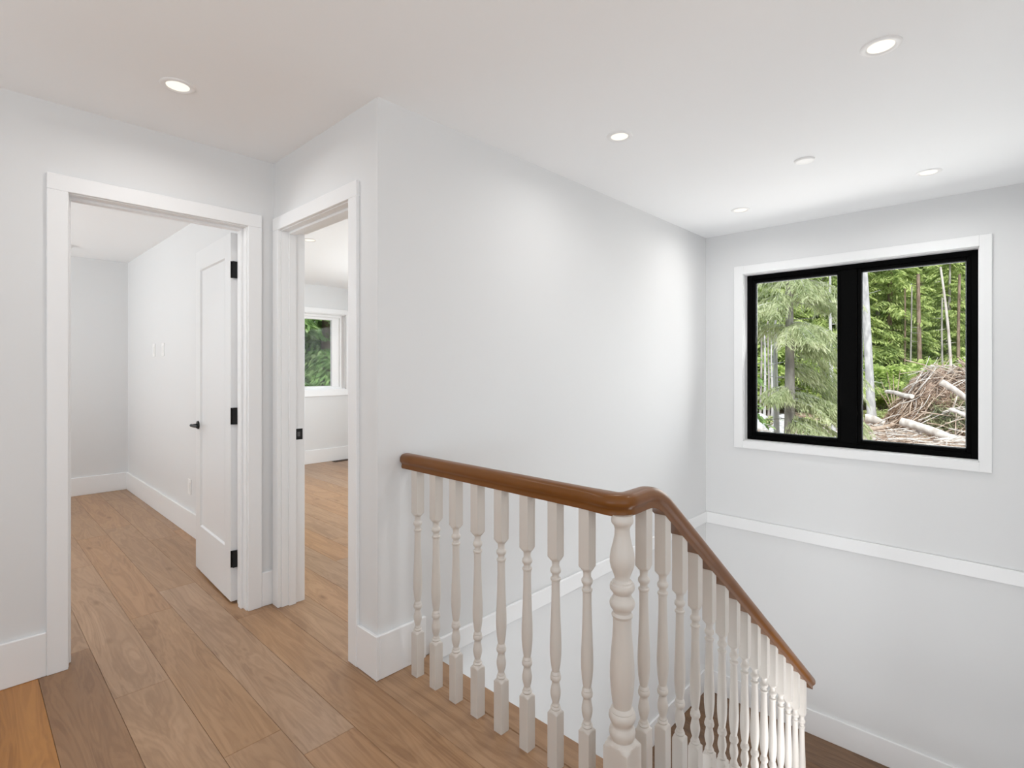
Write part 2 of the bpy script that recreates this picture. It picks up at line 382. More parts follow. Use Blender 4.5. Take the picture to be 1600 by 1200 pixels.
def casing(parent, o, lst):
    for a, b in lst: boxes('casing', rel([(a, b)], o), M_trim, parent, 0.002)
casing(door1, o1, [((d1o0, YD - CT, 0), (d1o0 + CW, YD, D1h + .004)), ((d1o1 - CW, YD - CT, 0), (d1o1, YD, D1h + .004)), ((d1o0, YD - CT, D1h + .004), (d1o1, YD, D1h + .004 + CW))])
boxes('jamb', rel([((D1a - J, YD, 0), (D1a, YD + WT, D1h)), ((D1b, YD, 0), (D1b + J, YD + WT, D1h)), ((D1a - J, YD, D1h), (D1b + J, YD + WT, D1h + J))], o1), M_trim, door1, 0.001)
boxes('door_stop', rel([((D1a, YD + .045, 0), (D1a + .012, YD + .085, D1h - .012)), ((D1b - .012, YD + .045, 0), (D1b, YD + .085, D1h - .012)), ((D1a, YD + .045, D1h - .012), (D1b, YD + .085, D1h))], o1), M_trim, door1, 0.001)
casing(door1, o1, [((d1o0, YD + WT, 0), (d1o0 + CW, YD + WT + CT, D1h + .004)), ((d1o0, YD + WT, D1h + .004), (d1o1, YD + WT + CT, D1h + .004 + CW)), ((d1o1 - CW, YD + WT, 0), (d1o1, YD + WT + CT, D1h + .004))])
leaf = door_leaf(door1, 0.728, 2.040)
leaf.location = (1.0475 - o1[0], 3.112 - o1[1], 0.012)
leaf.rotation_euler = (0, 0, math.radians(90 - 2.3))
lever(leaf, 0.728 - 0.065, 0.925, 1, -1); lever(leaf, 0.728 - 0.065, 0.925, -1, -1)
for z in (1.835, 1.025, 0.235): hinge(leaf, z)

door2 = struct(empty('door_2', (XC, D2a, 0)), 'narrow doorway casing with black latch strike leading to the windowed room', 'door')
o2 = (XC, D2a, 0)
casing(door2, o2, [((XC - CT, d2o0, 0), (XC, d2o0 + CW, D2h + .004)), ((XC - CT, d2o1 - CW, 0), (XC, d2o1, D2h + .004)), ((XC - CT, d2o0, D2h + .004), (XC, d2o1, D2h + .004 + CW))])
boxes('jamb', rel([((XC, D2a - J, 0), (XP, D2a, D2h)), ((XC, D2b, 0), (XP, D2b + J, D2h)), ((XC, D2a - J, D2h), (XP, D2b + J, D2h + J))], o2), M_trim, door2, 0.001)
boxes('door_stop', rel([((XC + .038, D2a, 0), (XC + .076, D2a + .012, D2h - .012)), ((XC + .038, D2b - .012, 0), (XC + .076, D2b, D2h - .012)), ((XC + .038, D2a, D2h - .012), (XC + .076, D2b, D2h))], o2), M_trim, door2, 0.001)
sk = boxes('strike_plate', rel([((1.2825, D2b - .0022, 0.905), (1.322, D2b, 0.965))], o2), M_hard, door2, 0.0008)
boxes('latch_hole', rel([((1.292, D2b - .003, 0.922), (1.308, D2b - .0021, 0.948))], o2), mat('dull_steel', (.12, .12, .12), .4, .5, .8), sk, 0.0003).parent = sk
leaf2 = door_leaf(door2, 0.725, 2.030)
leaf2.location = (XP + 0.010 - o2[0], D2a - 0.026 - o2[1], 0.012); leaf2.rotation_euler = (0, 0, 0)
lever(leaf2, 0.66, 0.925, 1, -1)

# ------------------------------------------------------------------ window 1 (black, two panes)
win1 = struct(empty('window_1', (XF, 0.861, w1z0)), 'large black-framed two-pane window with white casing', 'window')
ow = (XF, 0.861, w1z0)
c0, c1, cz0, cz1 = 0.068, 1.667, 0.640, 2.152
ci0, ci1, ciz0, ciz1 = w1y0 + .008, w1y1 - .008, w1z0 + .008, w1z1 - .008
cs = [((XF - CT, c0, cz0 + .0), (XF, ci0, cz1)), ((XF - CT, ci1, cz0), (XF, c1, cz1)), ((XF - CT, ci0, ciz1), (XF, ci1, cz1)), ((XF - CT, ci0, cz0), (XF, ci1, ciz0))]
casing(win1, ow, cs)
boxes('jamb', rel([((XF, w1y0, w1z0), (XF + .075, ci0 + .006, w1z1)), ((XF, ci1 - .006, w1z0), (XF + .075, w1y1, w1z1)), ((XF, w1y0, ciz1 - .006), (XF + .075, w1y1, w1z1)), ((XF, w1y0, w1z0), (XF + .075, w1y1, ciz0 + .006))], ow), M_trim, win1, 0.001)
fy0, fy1, fz0, fz1 = 0.141, 1.581, 0.714, 2.069
X0, X1 = XF + .068, XF + .14
boxes('window_frame', rel([((X0, w1y0, w1z0), (X1, fy0 + .030, w1z1)), ((X0, fy1 - .030, w1z0), (X1, w1y1, w1z1)), ((X0, fy0 + .03, fz1 - .030), (X1, fy1 - .03, w1z1)), ((X0, fy0 + .03, w1z0), (X1, fy1 - .03, fz0 + .030)),
      ((X0, 0.805, fz0 + .03), (X1, 0.909, fz1 - .03))], ow), M_black, win1, 0.002)
for (a, b) in ((0.171, 0.805), (0.909, 1.551)):
    sx0, sx1 = XF + .078, XF + .125
    t = 0.024
    s = boxes('sash', rel([((sx0, a, fz0 + .03), (sx1, a + t, fz1 - .03)), ((sx0, b - t, fz0 + .03), (sx1, b, fz1 - .03)), ((sx0, a + t, fz1 - .03 - t), (sx1, b - t, fz1 - .03)), ((sx0, a + t, fz0 + .03), (sx1, b - t, fz0 + .03 + t))], ow), M_black, win1, 0.003)
    sp = boxes('glazing_bead', rel([((XF + .104, a + t, fz0 + .03 + t), (XF + .112, a + t + .006, fz1 - .03 - t)), ((XF + .104, b - t - .006, fz0 + .03 + t), (XF + .112, b - t, fz1 - .03 - t)),
                                    ((XF + .104, a + t, fz1 - .036 - t), (XF + .112, b - t, fz1 - .03 - t)), ((XF + .104, a + t, fz0 + .03 + t), (XF + .112, b - t, fz0 + .036 + t))], ow), mat('spacer_grey', (.25, .25, .26), .4, .5, .4), s)
    boxes('pane', rel([((XF + .098, a + t, fz0 + .03 + t), (XF + .102, b - t, fz1 - .03 - t))], ow), M_glass, s)

# window 2 (white, in the far room)
win2 = struct(empty('window_2', (w2x0, YR, w2z0)), 'white-framed window in the far room with green trees close outside', 'window')
o3 = (w2x0, YR, w2z0)
g0, g1, gz0, gz1 = 2.42, 3.642, 1.052, 1.983
boxes('jamb', rel([((w2x0, YR, w2z0), (w2x0 + .015, YR + .11, w2z1)), ((w2x1 - .015, YR, w2z0), (w2x1, YR + .11, w2z1)), ((w2x0, YR, w2z1 - .015), (w2x1, YR + .11, w2z1)), ((w2x0, YR, w2z0), (w2x1, YR + .11, w2z0 + .015))], o3), M_trim, win2, 0.001)
boxes('window_sill', rel([((w2x0 - .07, YR - CT, w2z0 - .085), (w2x1 + .07, YR, w2z0 + .004))], o3), M_trim, win2, 0.002)
casing(win2, o3, [((w2x0 - .07, YR - CT, w2z1 - .004), (w2x1 + .07, YR, w2z1 + .066)), ((w2x0 - .07, YR - CT, w2z0 + .004), (w2x0 + .004, YR, w2z1 - .004)), ((w2x1 - .004, YR - CT, w2z0 + .004), (w2x1 + .07, YR, w2z1 - .004))])
Y0, Y1 = YR + .065, YR + .14
fr = boxes('window_frame', rel([((w2x0 + .01, Y0, w2z0 + .01), (w2x0 + .06, Y1, w2z1 - .01)), ((w2x1 - .06, Y0, w2z0 + .01), (w2x1 - .01, Y1, w2z1 - .01)), ((w2x0 + .06, Y0, w2z1 - .05), (w2x1 - .06, Y1, w2z1 - .01)), ((w2x0 + .06, Y0, w2z0 + .01), (w2x1 - .06, Y1, w2z0 + .04))], o3), M_vinyl, win2, 0.003)
sa = boxes('sash', rel([((g0 - .04, Y0 + .02, w2z0 + .04), (g0, Y1 - .01, w2z1 - .05)), ((g1, Y0 + .02, w2z0 + .04), (w2x1 - .06, Y1 - .01, w2z1 - .05)), ((g0, Y0 + .02, gz1), (g1, Y1 - .01, w2z1 - .05)), ((g0, Y0 + .02, w2z0 + .04), (g1, Y1 - .01, gz0))], o3), M_vinyl, win2, 0.003)
boxes('pane', rel([((g0, YR + .105, gz0), (g1, YR + .109, gz1))], o3), M_glass, sa)

# window 3 (far room, side wall, outside the frame of the photograph)
win3 = struct(empty('window_3', (XF, w3y0, w3z0)), 'wide white window on the side wall of the far room', 'window')
o4 = (XF, w3y0, w3z0)
casing(win3, o4, [((XF - CT, w3y0 - .07, w3z0 - .07), (XF, w3y0, w3z1 + .07)), ((XF - CT, w3y1, w3z0 - .07), (XF, w3y1 + .07, w3z1 + .07)), ((XF - CT, w3y0, w3z1), (XF, w3y1, w3z1 + .07)), ((XF - CT, w3y0, w3z0 - .07), (XF, w3y1, w3z0))])
f3 = boxes('window_frame', rel([((XF + .07, w3y0, w3z0), (XF + .14, w3y0 + .05, w3z1)), ((XF + .07, w3y1 - .05, w3z0), (XF + .14, w3y1, w3z1)), ((XF + .07, w3y0 + .05, w3z1 - .05), (XF + .14, w3y1 - .05, w3z1)), ((XF + .07, w3y0 + .05, w3z0), (XF + .14, w3y1 - .05, w3z0 + .05)), ((XF + .07, 4.32, w3z0 + .05), (XF + .14, 4.38, w3z1 - .05))], o4), M_vinyl, win3, 0.003)
boxes('pane', rel([((XF + .10, w3y0 + .05, w3z0 + .05), (XF + .104, w3y1 - .05, w3z1 - .05))], o4), M_glass, f3)

# ------------------------------------------------------------------ stairs
st = struct(empty('staircase', (XE, YW, ZB)), 'dark oak stair flights with white risers going down past a landing', 'staircase')
os_ = (XE, YW, ZB)
for k in range(1, 8):
    x0 = XE + GO * (k - 1) - 0.0; z = -RISE * k
    t = boxes('tread', [((x0 - 0.012, YW + BT, z - 0.030), (x0 + GO + 0.014, YN + 0.045, z))], M_tread, None, 0.004, origin=(x0, .3, z)); t.parent = st; t.location = Vector(t.location) - Vector(os_)
    r = boxes('riser', [((x0 - 0.012 - (.0), YW + BT, z), (x0 - 0.001 - .0, YN + 0.030, z + RISE - 0.030))], M_trim, None, 0.0); r.parent = st; r.location = -Vector(os_)
    x0 = XE + 7 * GO - GO * (k - 1); z = ZL - RISE * k
    t = boxes('tread', [((x0 - GO - 0.014, YN + 0.09, z - 0.030), (x0 + 0.012, YL - 0.02, z))], M_tread, None, 0.004, origin=(x0, 1.3, z)); t.parent = st; t.location = Vector(t.location) - Vector(os_)
    r = boxes('riser', [((x0 + .001, YN + 0.09, z), (x0 + 0.012, YL - 0.02, z + RISE - 0.03))], M_trim, None, 0.0); r.parent = st; r.location = -Vector(os_)
# cut stringers (prisms)
def prism_y(name, pts, y0, y1, m, parent, o):
    n = len(pts); vs = [(p[0] - o[0], y0 - o[1], p[1] - o[2]) for p in pts] + [(p[0] - o[0], y1 - o[1], p[1] - o[2]) for p in pts]
    fs = [tuple(range(n)), tuple(range(2 * n - 1, n - 1, -1))] + [(i, (i + 1) % n, n + (i + 1) % n, n + i) for i in range(n)]
    return pyd(name, vs, fs, m, parent)
def saw(xs, zs, sgn):
    P = []
    for k in range(8):
        z = zs - RISE * k - 0.030; a = xs + sgn * GO * (k - 1) if k else xs - sgn * 0.02
        if k == 0: P += [(xs, z)]
        else: P += [(xs + sgn * GO * (k - 1), z), (xs + sgn * GO * k, z)]
    P += [(xs + sgn * GO * 7, zs - 8 * RISE - .03), (xs + sgn * (GO * 7 - .15), zs - 8 * RISE - .03), (xs, zs - RISE - 0.30)]
    return P
prism_y('stringer', saw(XE, 0, 1), YN - 0.03, YN + 0.03, M_trim, st, os_)
prism_y('stringer', saw(XE + 7 * GO, ZL, -1), YN + 0.055, YN + 0.085, M_trim, st, os_)
sl = RISE / GO
xa = XE + 7 * GO
prism_y('skirt_board', [(xa, ZL + BH), (xa, ZL - .25), (xa - 7 * GO, ZB), (xa - 7 * GO - .2, ZB), (xa - 7 * GO - .2, ZB + BH + .02), (xa - 7 * GO, ZB + BH + .2)], YL - 0.018, YL - 0.0, M_trim, st, os_)
prism_y('skirt_board', [(XE, 0.05), (xa, ZL + BH), (xa, ZL - .05), (XE, -.30)], YW, YW + 0.015, M_trim, st, os_)
land = boxes('landing_platform', [((xa + .001, YW, ZL - 0.25), (XF, YL, ZL - 0.0125))], M_trim, None); land.parent = st; land.location = -Vector(os_)
for i in range(7):
    a = xa + i * 0.19; b = min(a + .19, XF - .001)
    if i == 6: b = XF - .001
    if b - a < 0.03: continue
    for (ya, yb) in ((YW + .002, 0.5 + (i % 3) * .3), (0.5 + (i % 3) * .3, YL - .002)):
        p = plank(a, b, ya, yb, st, z=ZL, m=M_tread); p.location = Vector(p.location) - Vector(os_)
struct(boxes('floor_lower', [((XE - 1.73, YW - WT, ZB - .2), (XF + .17, YL + .12, ZB))], M_tread), 'dark oak floor at the foot of the stairs', 'floor')

# ------------------------------------------------------------------ railing
rail = tag(empty('stair_railing', (XS, YN, 0)), 'white turned-baluster stair railing with brown wooden handrail', 'railing')
orl = Vector((XS, YN, 0))
SB = 0.0190
BIG = 0.05
turn = [(.178, BIG), (.180, .0262), (.183, .0215), (.187, .0178), (.1895, .0150), (.1905, .0158), (.194, .0172), (.198, .0158), (.200, .0132), (.203, .0138), (.206, .0125), (.209, .0108),
        (.214, .0112), (.224, .0142), (.238, .0170), (.248, .0172), (.260, .0152), (.272, .0128), (.279, .0118), (.281, .0128), (.286, .0168), (.292, .0180), (.298, .0172), (.302, .0150), (.304, .0158), (.309, .0142), (.313, .0118),
        (.325, .0140), (.345, .0168), (.370, .0188), (.395, .0192), (.425, .0186), (.470, .0166), (.520, .0148), (.565, .0138), (.600, .0136), (.609, .0140), (.611, .0162), (.615, .0172), (.618, .0165), (.620, .0128), (.626, .0118),
        (.632, .0128), (.636, .0165), (.642, .0182), (.648, .0172), (.652, .0140), (.656, .0122), (.666, .0122), (.673, .0136), (.676, .0150), (.677, .0175), (.681, .0205), (.686, .0255), (.689, BIG)]
def baluster(zb, ztop, shift, slope=0.0, name='baluster'):
    """zb base, ztop top, shift of the turned section"""
    prof = [(zb, BIG)] + [(z + shift, r) for z, r in turn] + [(ztop, BIG)]
    me = lathe_square(prof, 32, SB, slope)
    return me
level = baluster(0, 0.868, 0)
for i in range(8):
    b = link('baluster', level, M_rail, rail, 38)
    b.location = Vector((XS, 1.820 - .1247 * i, 0)) - orl
SLOPE = 0.766
def zu(X):  # underside of the sloped rail
    return 0.698 - SLOPE * (X - 1.731)
bx = [1.466 + 0.1233 * i for i in range(15)]
for i, X in enumerate(bx):
    if i == 0: zb, zt, sh, s = 0.0, 0.868, 0.0, 0.0
    else:
        k = int((X - XE) // GO) + 1
        zb = -RISE * k; zt = zu(X) + 0.012; sh = zu(X) - 0.868 + (0.010 if i == 1 else 0.004); s = SLOPE
    b = link('baluster', baluster(zb, zt, sh, s), M_rail, rail, 38)
    b.location = Vector((X, YN, 0)) - orl
np_ = [(0.0, .09), (.195, .09), (.200, .052), (.206, .043), (.212, .036), (.216, .0335), (.222, .036), (.234, .0385), (.246, .036), (.252, .031), (.258, .030), (.264, .032), (.270, .036), (.280, .0395), (.290, .038), (.297, .0335), (.299, .0345), (.304, .032), (.309, .0265),
       (.330, .0300), (.36, .0335), (.40, .0360), (.43, .0355), (.47, .0325), (.51, .0290), (.545, .0268), (.570, .0272), (.573, .0300), (.579, .0312), (.582, .0290), (.586, .0262), (.592, .0270), (.598, .0320), (.606, .0362), (.614, .0372), (.622, .0350), (.626, .0305), (.630, .0295), (.634, .0265), (.640, .0258),
       (.646, .0300), (.654, .0358), (.662, .0366), (.669, .0345), (.672, .0300), (.677, .0292), (.681, .0225), (.686, .0215), (.700, .0262), (.716, .0330), (.732, .0362), (.746, .0364), (.765, .0335), (.790, .0270), (.812, .0228), (.830, .0218), (.840, .0245), (.846, .0300), (.850, .0318), (.858, .0326), (.863, .0310), (.872, .0300)]
nw = link('newel_post', lathe_square(np_, 40, 0.040), M_rail, rail, 38); nw.location = (0, 0, 0)
# handrail sweep
_h = [(.021, -.031), (.0215, -.024), (.0195, -.017), (.0215, -.010), (.0275, -.004), (.0300, .003), (.0300, .010), (.0285, .017), (.0255, .0235), (.0205, .0285), (.013, .0312), (.005, .0322)]
prof = [(-x, z) for x, z in _h] + [(x, z) for x, z in reversed(_h)]
ZC = 0.8995
path = []   # (point, width scale, height scale)
ye = YN + 0.036
for i in range(14):
    t = i / 13; y = YL - 0.001 + (ye + 0.10 - (YL - 0.001)) * t; path.append((Vector((XS, y, ZC)), 1.0))
for i in range(1, 8):
    t = i / 8; path.append((Vector((XS, ye + .10 * (1 - t), ZC)), 1.0 + 0.36 * (3 * t * t - 2 * t ** 3)))
rc = 0.036
for i in range(0, 9):
    a = math.pi / 2 * i / 8
    path.append((Vector((XS + rc * (1 - math.cos(a)), ye - rc * math.sin(a), ZC)), 1.36 - 0.26 * (i / 8)))
xb = 1.731 + (0.698 + 0.043 - ZC) / SLOPE   # where the sloped centre line meets the level one
def zr(X):
    h = 0.062; u = X - xb
    if u < -h: return ZC
    if u > h: return ZC - SLOPE * u
    return ZC - SLOPE * (u + h) ** 2 / (4 * h)
X = XS + rc
while X < xb + 0.10:
    X += 0.0085
    t = min(1, (X - XS - rc) / 0.09); path.append((Vector((X, YN, zr(X))), 1.10 - 0.10 * t))
for i in range(1, 15):
    X2 = X + (3.352 - X) * i / 14; path.append((Vector((X2, YN, zr(X2))), 1.0))
def sweep(path, prof, closed_ends=True, endscale=True):
    vs = []; fs = []; n = len(prof); P = []
    first = path[0]; last = path[-1]
    t0 = (path[1][0] - first[0]).normalized(); t1 = (last[0] - path[-2][0]).normalized()
    ends0 = [(first[0] + t0 * 0.001, 0.80), (first[0] + t0 * .004, 0.93), (first[0] + t0 * 0.009, 1.0)]
    ends1 = [(last[0] - t1 * 0.008, 1.0), (last[0] - t1 * .003, 0.93), (last[0], 0.82)]
    seq = [(p, s, e) for (p, e), s in zip(ends0, (1, 1, 1))] + [(p, s, 1.0) for p, s in path[1:-1]] + [(p, 1.0, e) for p, e in ends1]
    m = len(seq)
    for k, (p, s, e) in enumerate(seq):
        t = (seq[min(k + 1, m - 1)][0] - seq[max(k - 1, 0)][0]).normalized()
        side = t.cross(Vector((0, 0, 1))).normalized(); up = side.cross(t)
        for (a, b) in prof:
            vs.append(tuple(p + side * a * s * e + up * b * e - orl))
    for k in range(m - 1):
        for i in range(n):
            j = (i + 1) % n; fs.append((k * n + i, k * n + j, (k + 1) * n + j, (k + 1) * n + i))
    fs.append(tuple(range(n))[::-1]); fs.append(tuple((m - 1) * n + i for i in range(n)))
    return vs, fs
vs, fs = sweep(path, prof)
pyd('handrail', vs, fs, M_handrail, rail, 50)
# ------------------------------------------------------------------ ceiling fittings
def downlight(x, y, label, power=7.0, r=0.0625, src=None):
    o = empty('ceiling_downlight', (x, y, H))
    tag(o, label, 'ceiling light', 'recessed ceiling lights')
    if src is None:
        ring = lathe_square([(0, r), (-.002, r), (-.005, r - .004), (-.0055, r - .012), (-.0035, .043), (-.0012, .041), (0, .041)], 48)
        lens = lathe_square([(-.0011, .0412), (-.0018, .0412), (-.0024, .030)], 40)
    else: ring, lens = src
    link('trim_ring', ring, M_ring, o, 40); link('lens', lens, M_lens, o, 40)
    l = bpy.data.lights.new('lamp_light', 'AREA'); l.shape = 'DISK'; l.size = 0.09; l.energy = power * 0.42; l.color = (1.0, 0.98, 0.955); l.spread = math.radians(165)
    lo = bpy.data.objects.new('lamp_light', l); COL.objects.link(lo); lo.parent = o; lo.location = (0, 0, -0.009)
    return ring, lens
src = downlight(0.605, 2.427, 'round recessed light above the open white door')
downlight(2.227, 1.381, 'round recessed light nearest the long wall corner, above the level railing', 5.5, src=src)
downlight(3.861, 1.392, 'small round recessed light in front of the far ceiling corner', 7.5, src=src)
downlight(3.868, 0.331, 'round recessed light on the ceiling just above the black window', 9.5, src=src)
downlight(2.238, 0.324, 'large round recessed light cut by the top edge of the ceiling view', 9.5, src=src)
downlight(2.138, 4.495, 'round recessed light in the far room seen through the narrow doorway', src=src)
downlight(-0.9, 4.6, 'unseen round recessed light inside the room with the open door', src=src)  # extra lamp outside the camera's view
downlight(0.4, -0.9, 'unseen round recessed light added in the hall behind the viewer', 3.0, src=src)  # lamp out of view, added for more even hall light
def disc(name, x, y, r, h, label, cat):
    o = empty(name, (x, y, H)); tag(o, label, cat)
    link('cover', lathe_square([(0, r), (-h * .5, r), (-h * .85, r - .003), (-h, r - .010)], 48), M_plastic, o, 40)
    link('gap_ring', lathe_square([(-.0001, r * .985), (-.002, r * 1.04), (-.0005, r * 1.05)], 48), M_ring, o, 40)
    return o
disc('ceiling_cover_plate', 3.176, 0.804, 0.049, 0.010, 'plain unlit round white cover plate between the ceiling lights', 'cover plate')
disc('smoke_detector', 0.660, 6.30, 0.060, 0.035, 'round white smoke detector on the ceiling of the room behind the open door', 'smoke detector')

# ------------------------------------------------------------------ switches, outlet, floor vent
def plate(name, y, z, w, h, label, cat, group=None):
    o = empty(name, (XR, y, z)); tag(o, label, cat, group)
    boxes('wall_plate', [((-.006, -w / 2, -h / 2), (0, w / 2, h / 2))], M_plastic, o, 0.002)
    return o
s1 = plate('light_switch', 5.775, 1.470, .072, .118, 'white light switch further from the open door', 'switch', 'light switches')
boxes('rocker', [((-.010, -.017, -.034), (-.006, .017, .034))], M_plastic, s1, 0.0015)
s2 = plate('light_switch', 5.462, 1.468, .072, .118, 'white light switch nearer the open door', 'switch', 'light switches')
boxes('rocker', [((-.010, -.017, -.034), (-.006, .017, .034))], M_plastic, s2, 0.0015)
ol = plate('wall_outlet', 4.678, 0.368, .072, .120, 'white wall outlet low on the wall beside the open door', 'outlet')
boxes('receptacle', [((-.009, -.017, -.034), (-.006, .017, .034))], M_plastic, ol, 0.0015)
reg = tag(empty('floor_register', (3.73, YR - .09, 0)), 'dark floor vent against the baseboard below the white window', 'floor vent')
boxes('vent_frame', [((-.15, -.05, 0), (.15, -.042, .005)), ((-.15, .042, 0), (.15, .05, .005)), ((-.15, -.042, 0), (-.14, .042, .005)), ((.14, -.042, 0), (.15, .042, .005))], M_brown, reg)
for i in range(12): boxes('slat', [((-.138 + i * .024, -.042, 0.0005), (-.130 + i * .024, .042, .004))], M_brown, reg)

# ================================================================== OUTSIDE
GZ = -2.15
def W(px, py, d):
    return FW * d + RT * ((px - 800) / F * d) + Vector((0, 0, HC - (py - HY) / F * d))
def gpt(px, d, z=GZ):
    p = W(px, 600, d); p.z = z; return p
def leafmat(name, c0, c1, c2, trans=0.35):
    m = bpy.data.materials.new(name); m.use_nodes = True; nt = m.node_tree; nt.nodes.clear()
    out = nd(m, 'ShaderNodeOutputMaterial'); g = nd(m, 'ShaderNodeNewGeometry'); n = nd(m, 'ShaderNodeTexNoise'); n.inputs['Scale'].default_value = 1.3; n.inputs['Detail'].default_value = 2
    lk(m, g.outputs['Position'], n.inputs['Vector'])
    ad = nd(m, 'ShaderNodeMath', operation='MULTIPLY_ADD'); ad.inputs[1].default_value = 0.40; lk(m, g.outputs['Random Per Island'], ad.inputs[0])
    sb = nd(m, 'ShaderNodeMath', operation='MULTIPLY_ADD'); sb.inputs[1].default_value = 1.0; sb.inputs[2].default_value = -0.22; lk(m, n.outputs['Fac'], sb.inputs[0]); lk(m, sb.outputs[0], ad.inputs[2])
    r = ramp(m, [(0.2, c0), (0.5, c1), (0.8, c2)]); lk(m, ad.outputs[0], r.inputs['Fac'])
    d = nd(m, 'ShaderNodeBsdfDiffuse'); t = nd(m, 'ShaderNodeBsdfTranslucent'); mx = nd(m, 'ShaderNodeMixShader'); mx.inputs[0].default_value = trans
    lk(m, r.outputs[0], d.inputs[0]); lk(m, r.outputs[0], t.inputs[0]); lk(m, d.outputs[0], mx.inputs[1]); lk(m, t.outputs[0], mx.inputs[2]); lk(m, mx.outputs[0], out.inputs[0])
    return m
M_con = leafmat('conifer_foliage', (0.22, 0.30, 0.11), (0.50, 0.60, 0.23), (0.82, 0.88, 0.44), 0.45)  # noise mixes lime highlights and dark depth into the colour
M_con2 = leafmat('drooping_foliage', (0.36, 0.43, 0.24), (0.58, 0.64, 0.40), (0.84, 0.86, 0.66), 0.45)
M_con3 = leafmat('near_cedar_foliage', (0.17, 0.28, 0.11), (0.32, 0.48, 0.18), (0.60, 0.74, 0.36), 0.45)
M_dec = leafmat('bright_leaves', (0.36, 0.48, 0.16), (0.56, 0.68, 0.24), (0.80, 0.88, 0.44), 0.5)
M_fern = leafmat('ground_plants', (0.36, 0.42, 0.18), (0.52, 0.58, 0.28), (0.70, 0.72, 0.42), 0.3)
M_redneedle = leafmat('dead_needles', (0.26, 0.17, 0.12), (0.42, 0.30, 0.22), (0.58, 0.46, 0.36), 0.1)
def bark(name, c0, c1, sc=5):
    m = mat(name, c0, 0.9, 0.1); b = m.node_tree.nodes['Principled BSDF']
    g = nd(m, 'ShaderNodeNewGeometry'); mp = nd(m, 'ShaderNodeMapping'); mp.inputs['Scale'].default_value = (sc, sc, sc * .35); lk(m, g.outputs['Position'], mp.inputs[0])
    n = nd(m, 'ShaderNodeTexNoise'); n.inputs['Scale'].default_value = 1; n.inputs['Detail'].default_value = 5; lk(m, mp.outputs[0], n.inputs['Vector'])
    r = ramp(m, [(0.35, c0), (0.62, c1)]); lk(m, n.outputs['Fac'], r.inputs[0]); lk(m, r.outputs[0], b.inputs['Base Color'])
    return m
M_pale = bark('pale_bark', (0.42, 0.42, 0.44), (0.66, 0.66, 0.67))
M_grey = bark('grey_bark', (0.24, 0.22, 0.22), (0.46, 0.43, 0.42))
M_brbark = bark('brown_bark', (0.17, 0.12, 0.09), (0.33, 0.25, 0.20))
M_log = bark('peeled_log', (0.46, 0.41, 0.38), (0.74, 0.70, 0.67), 4)
M_stick = bark('dry_stick', (0.36, 0.26, 0.20), (0.60, 0.49, 0.41), 3)
M_soil = bark('forest_soil', (0.25, 0.17, 0.13), (0.44, 0.33, 0.27), 2.2)
M_rock = bark('pale_rock', (0.40, 0.40, 0.42), (0.72, 0.72, 0.72), 4)

# ground
gv = []; gf = []; NX, NY = 90, 90
for j in range(NY + 1):
    for i in range(NX + 1):
        x = -12 + 92 * (i / NX) ** 1.15; y = -42 + 112 * j / NY
        d = max(0, math.hypot(x, y))
        z = GZ + 0.25 * noise.noise(Vector((x * .35, y * .35, 0))) + 0.10 * noise.noise(Vector((x * 1.3, y * 1.3, 3)))
        if x < 6 and y < 9: z = GZ - 1.05
        gv.append((x, y, z))
for j in range(NY):
    for i in range(NX):
        a = j * (NX + 1) + i; gf.append((a, a + 1, a + NX + 2, a + NX + 1))
struct(pyd('forest_ground', gv, gf, M_soil, None, 60), 'brown forest clearing floor outside the black window', 'ground')

def conifer_foliage(seed, h, r, nb, z0, twigs=13, dsz=0.17, droop=0.5, per=4, dw=0.30):
    R = random.Random(seed); vs = []; fs = []
    for b in range(nb):
        u = (b + R.random()) / nb
        z = z0 + (h - z0) * u ** 1.1
        L = r * (1 - (z - z0) / (h - z0)) ** 0.75 * R.uniform(.75, 1.15) + 0.25
        a = R.uniform(0, 2 * math.pi); ca, sa = math.cos(a), math.sin(a)
        dr = droop * R.uniform(.7, 1.4)
        n = max(4, int(twigs * L / r + 2))
        for k in range(n):
            s = (k + .6) / n
            px = L * s; pz = z + L * (0.18 * s - dr * s * s)
            for side in (-1, 1):
                tl = (0.42 * L * (1 - s * .75) + .12) * R.uniform(.7, 1.2)
                for q in range(per):
                    w = (q + R.random()) / per
                    ox = px + tl * w * .62 ; oy = side * tl * w * .8 + R.uniform(-.04, .04)
                    oz = pz - tl * w * w * dr * .9 + R.uniform(-.05, .05)
                    c = Vector((ox * ca - oy * sa, ox * sa + oy * ca, oz))
                    dl = Vector((.62 + R.uniform(-.4, .4), side * .8 + R.uniform(-.4, .4), -dr * 1.2 + R.uniform(-.5, .3)))
                    dl = Vector((dl.x * ca - dl.y * sa, dl.x * sa + dl.y * ca, dl.z)).normalized()
                    sz = dsz * R.uniform(.6, 1.35)
                    wv = dl.cross(Vector((R.uniform(-.6, .6), R.uniform(-.6, .6), 1))).normalized() * sz * dw
                    i0 = len(vs)
                    vs += [tuple(c - dl * sz * .5), tuple(c + wv), tuple(c + dl * sz * .7 - Vector((0, 0, sz * .12))), tuple(c - wv)]
                    fs.append((i0, i0 + 1, i0 + 2, i0 + 3))
    me = bpy.data.meshes.new('foliage'); me.from_pydata(vs, [], fs); me.update(); return me
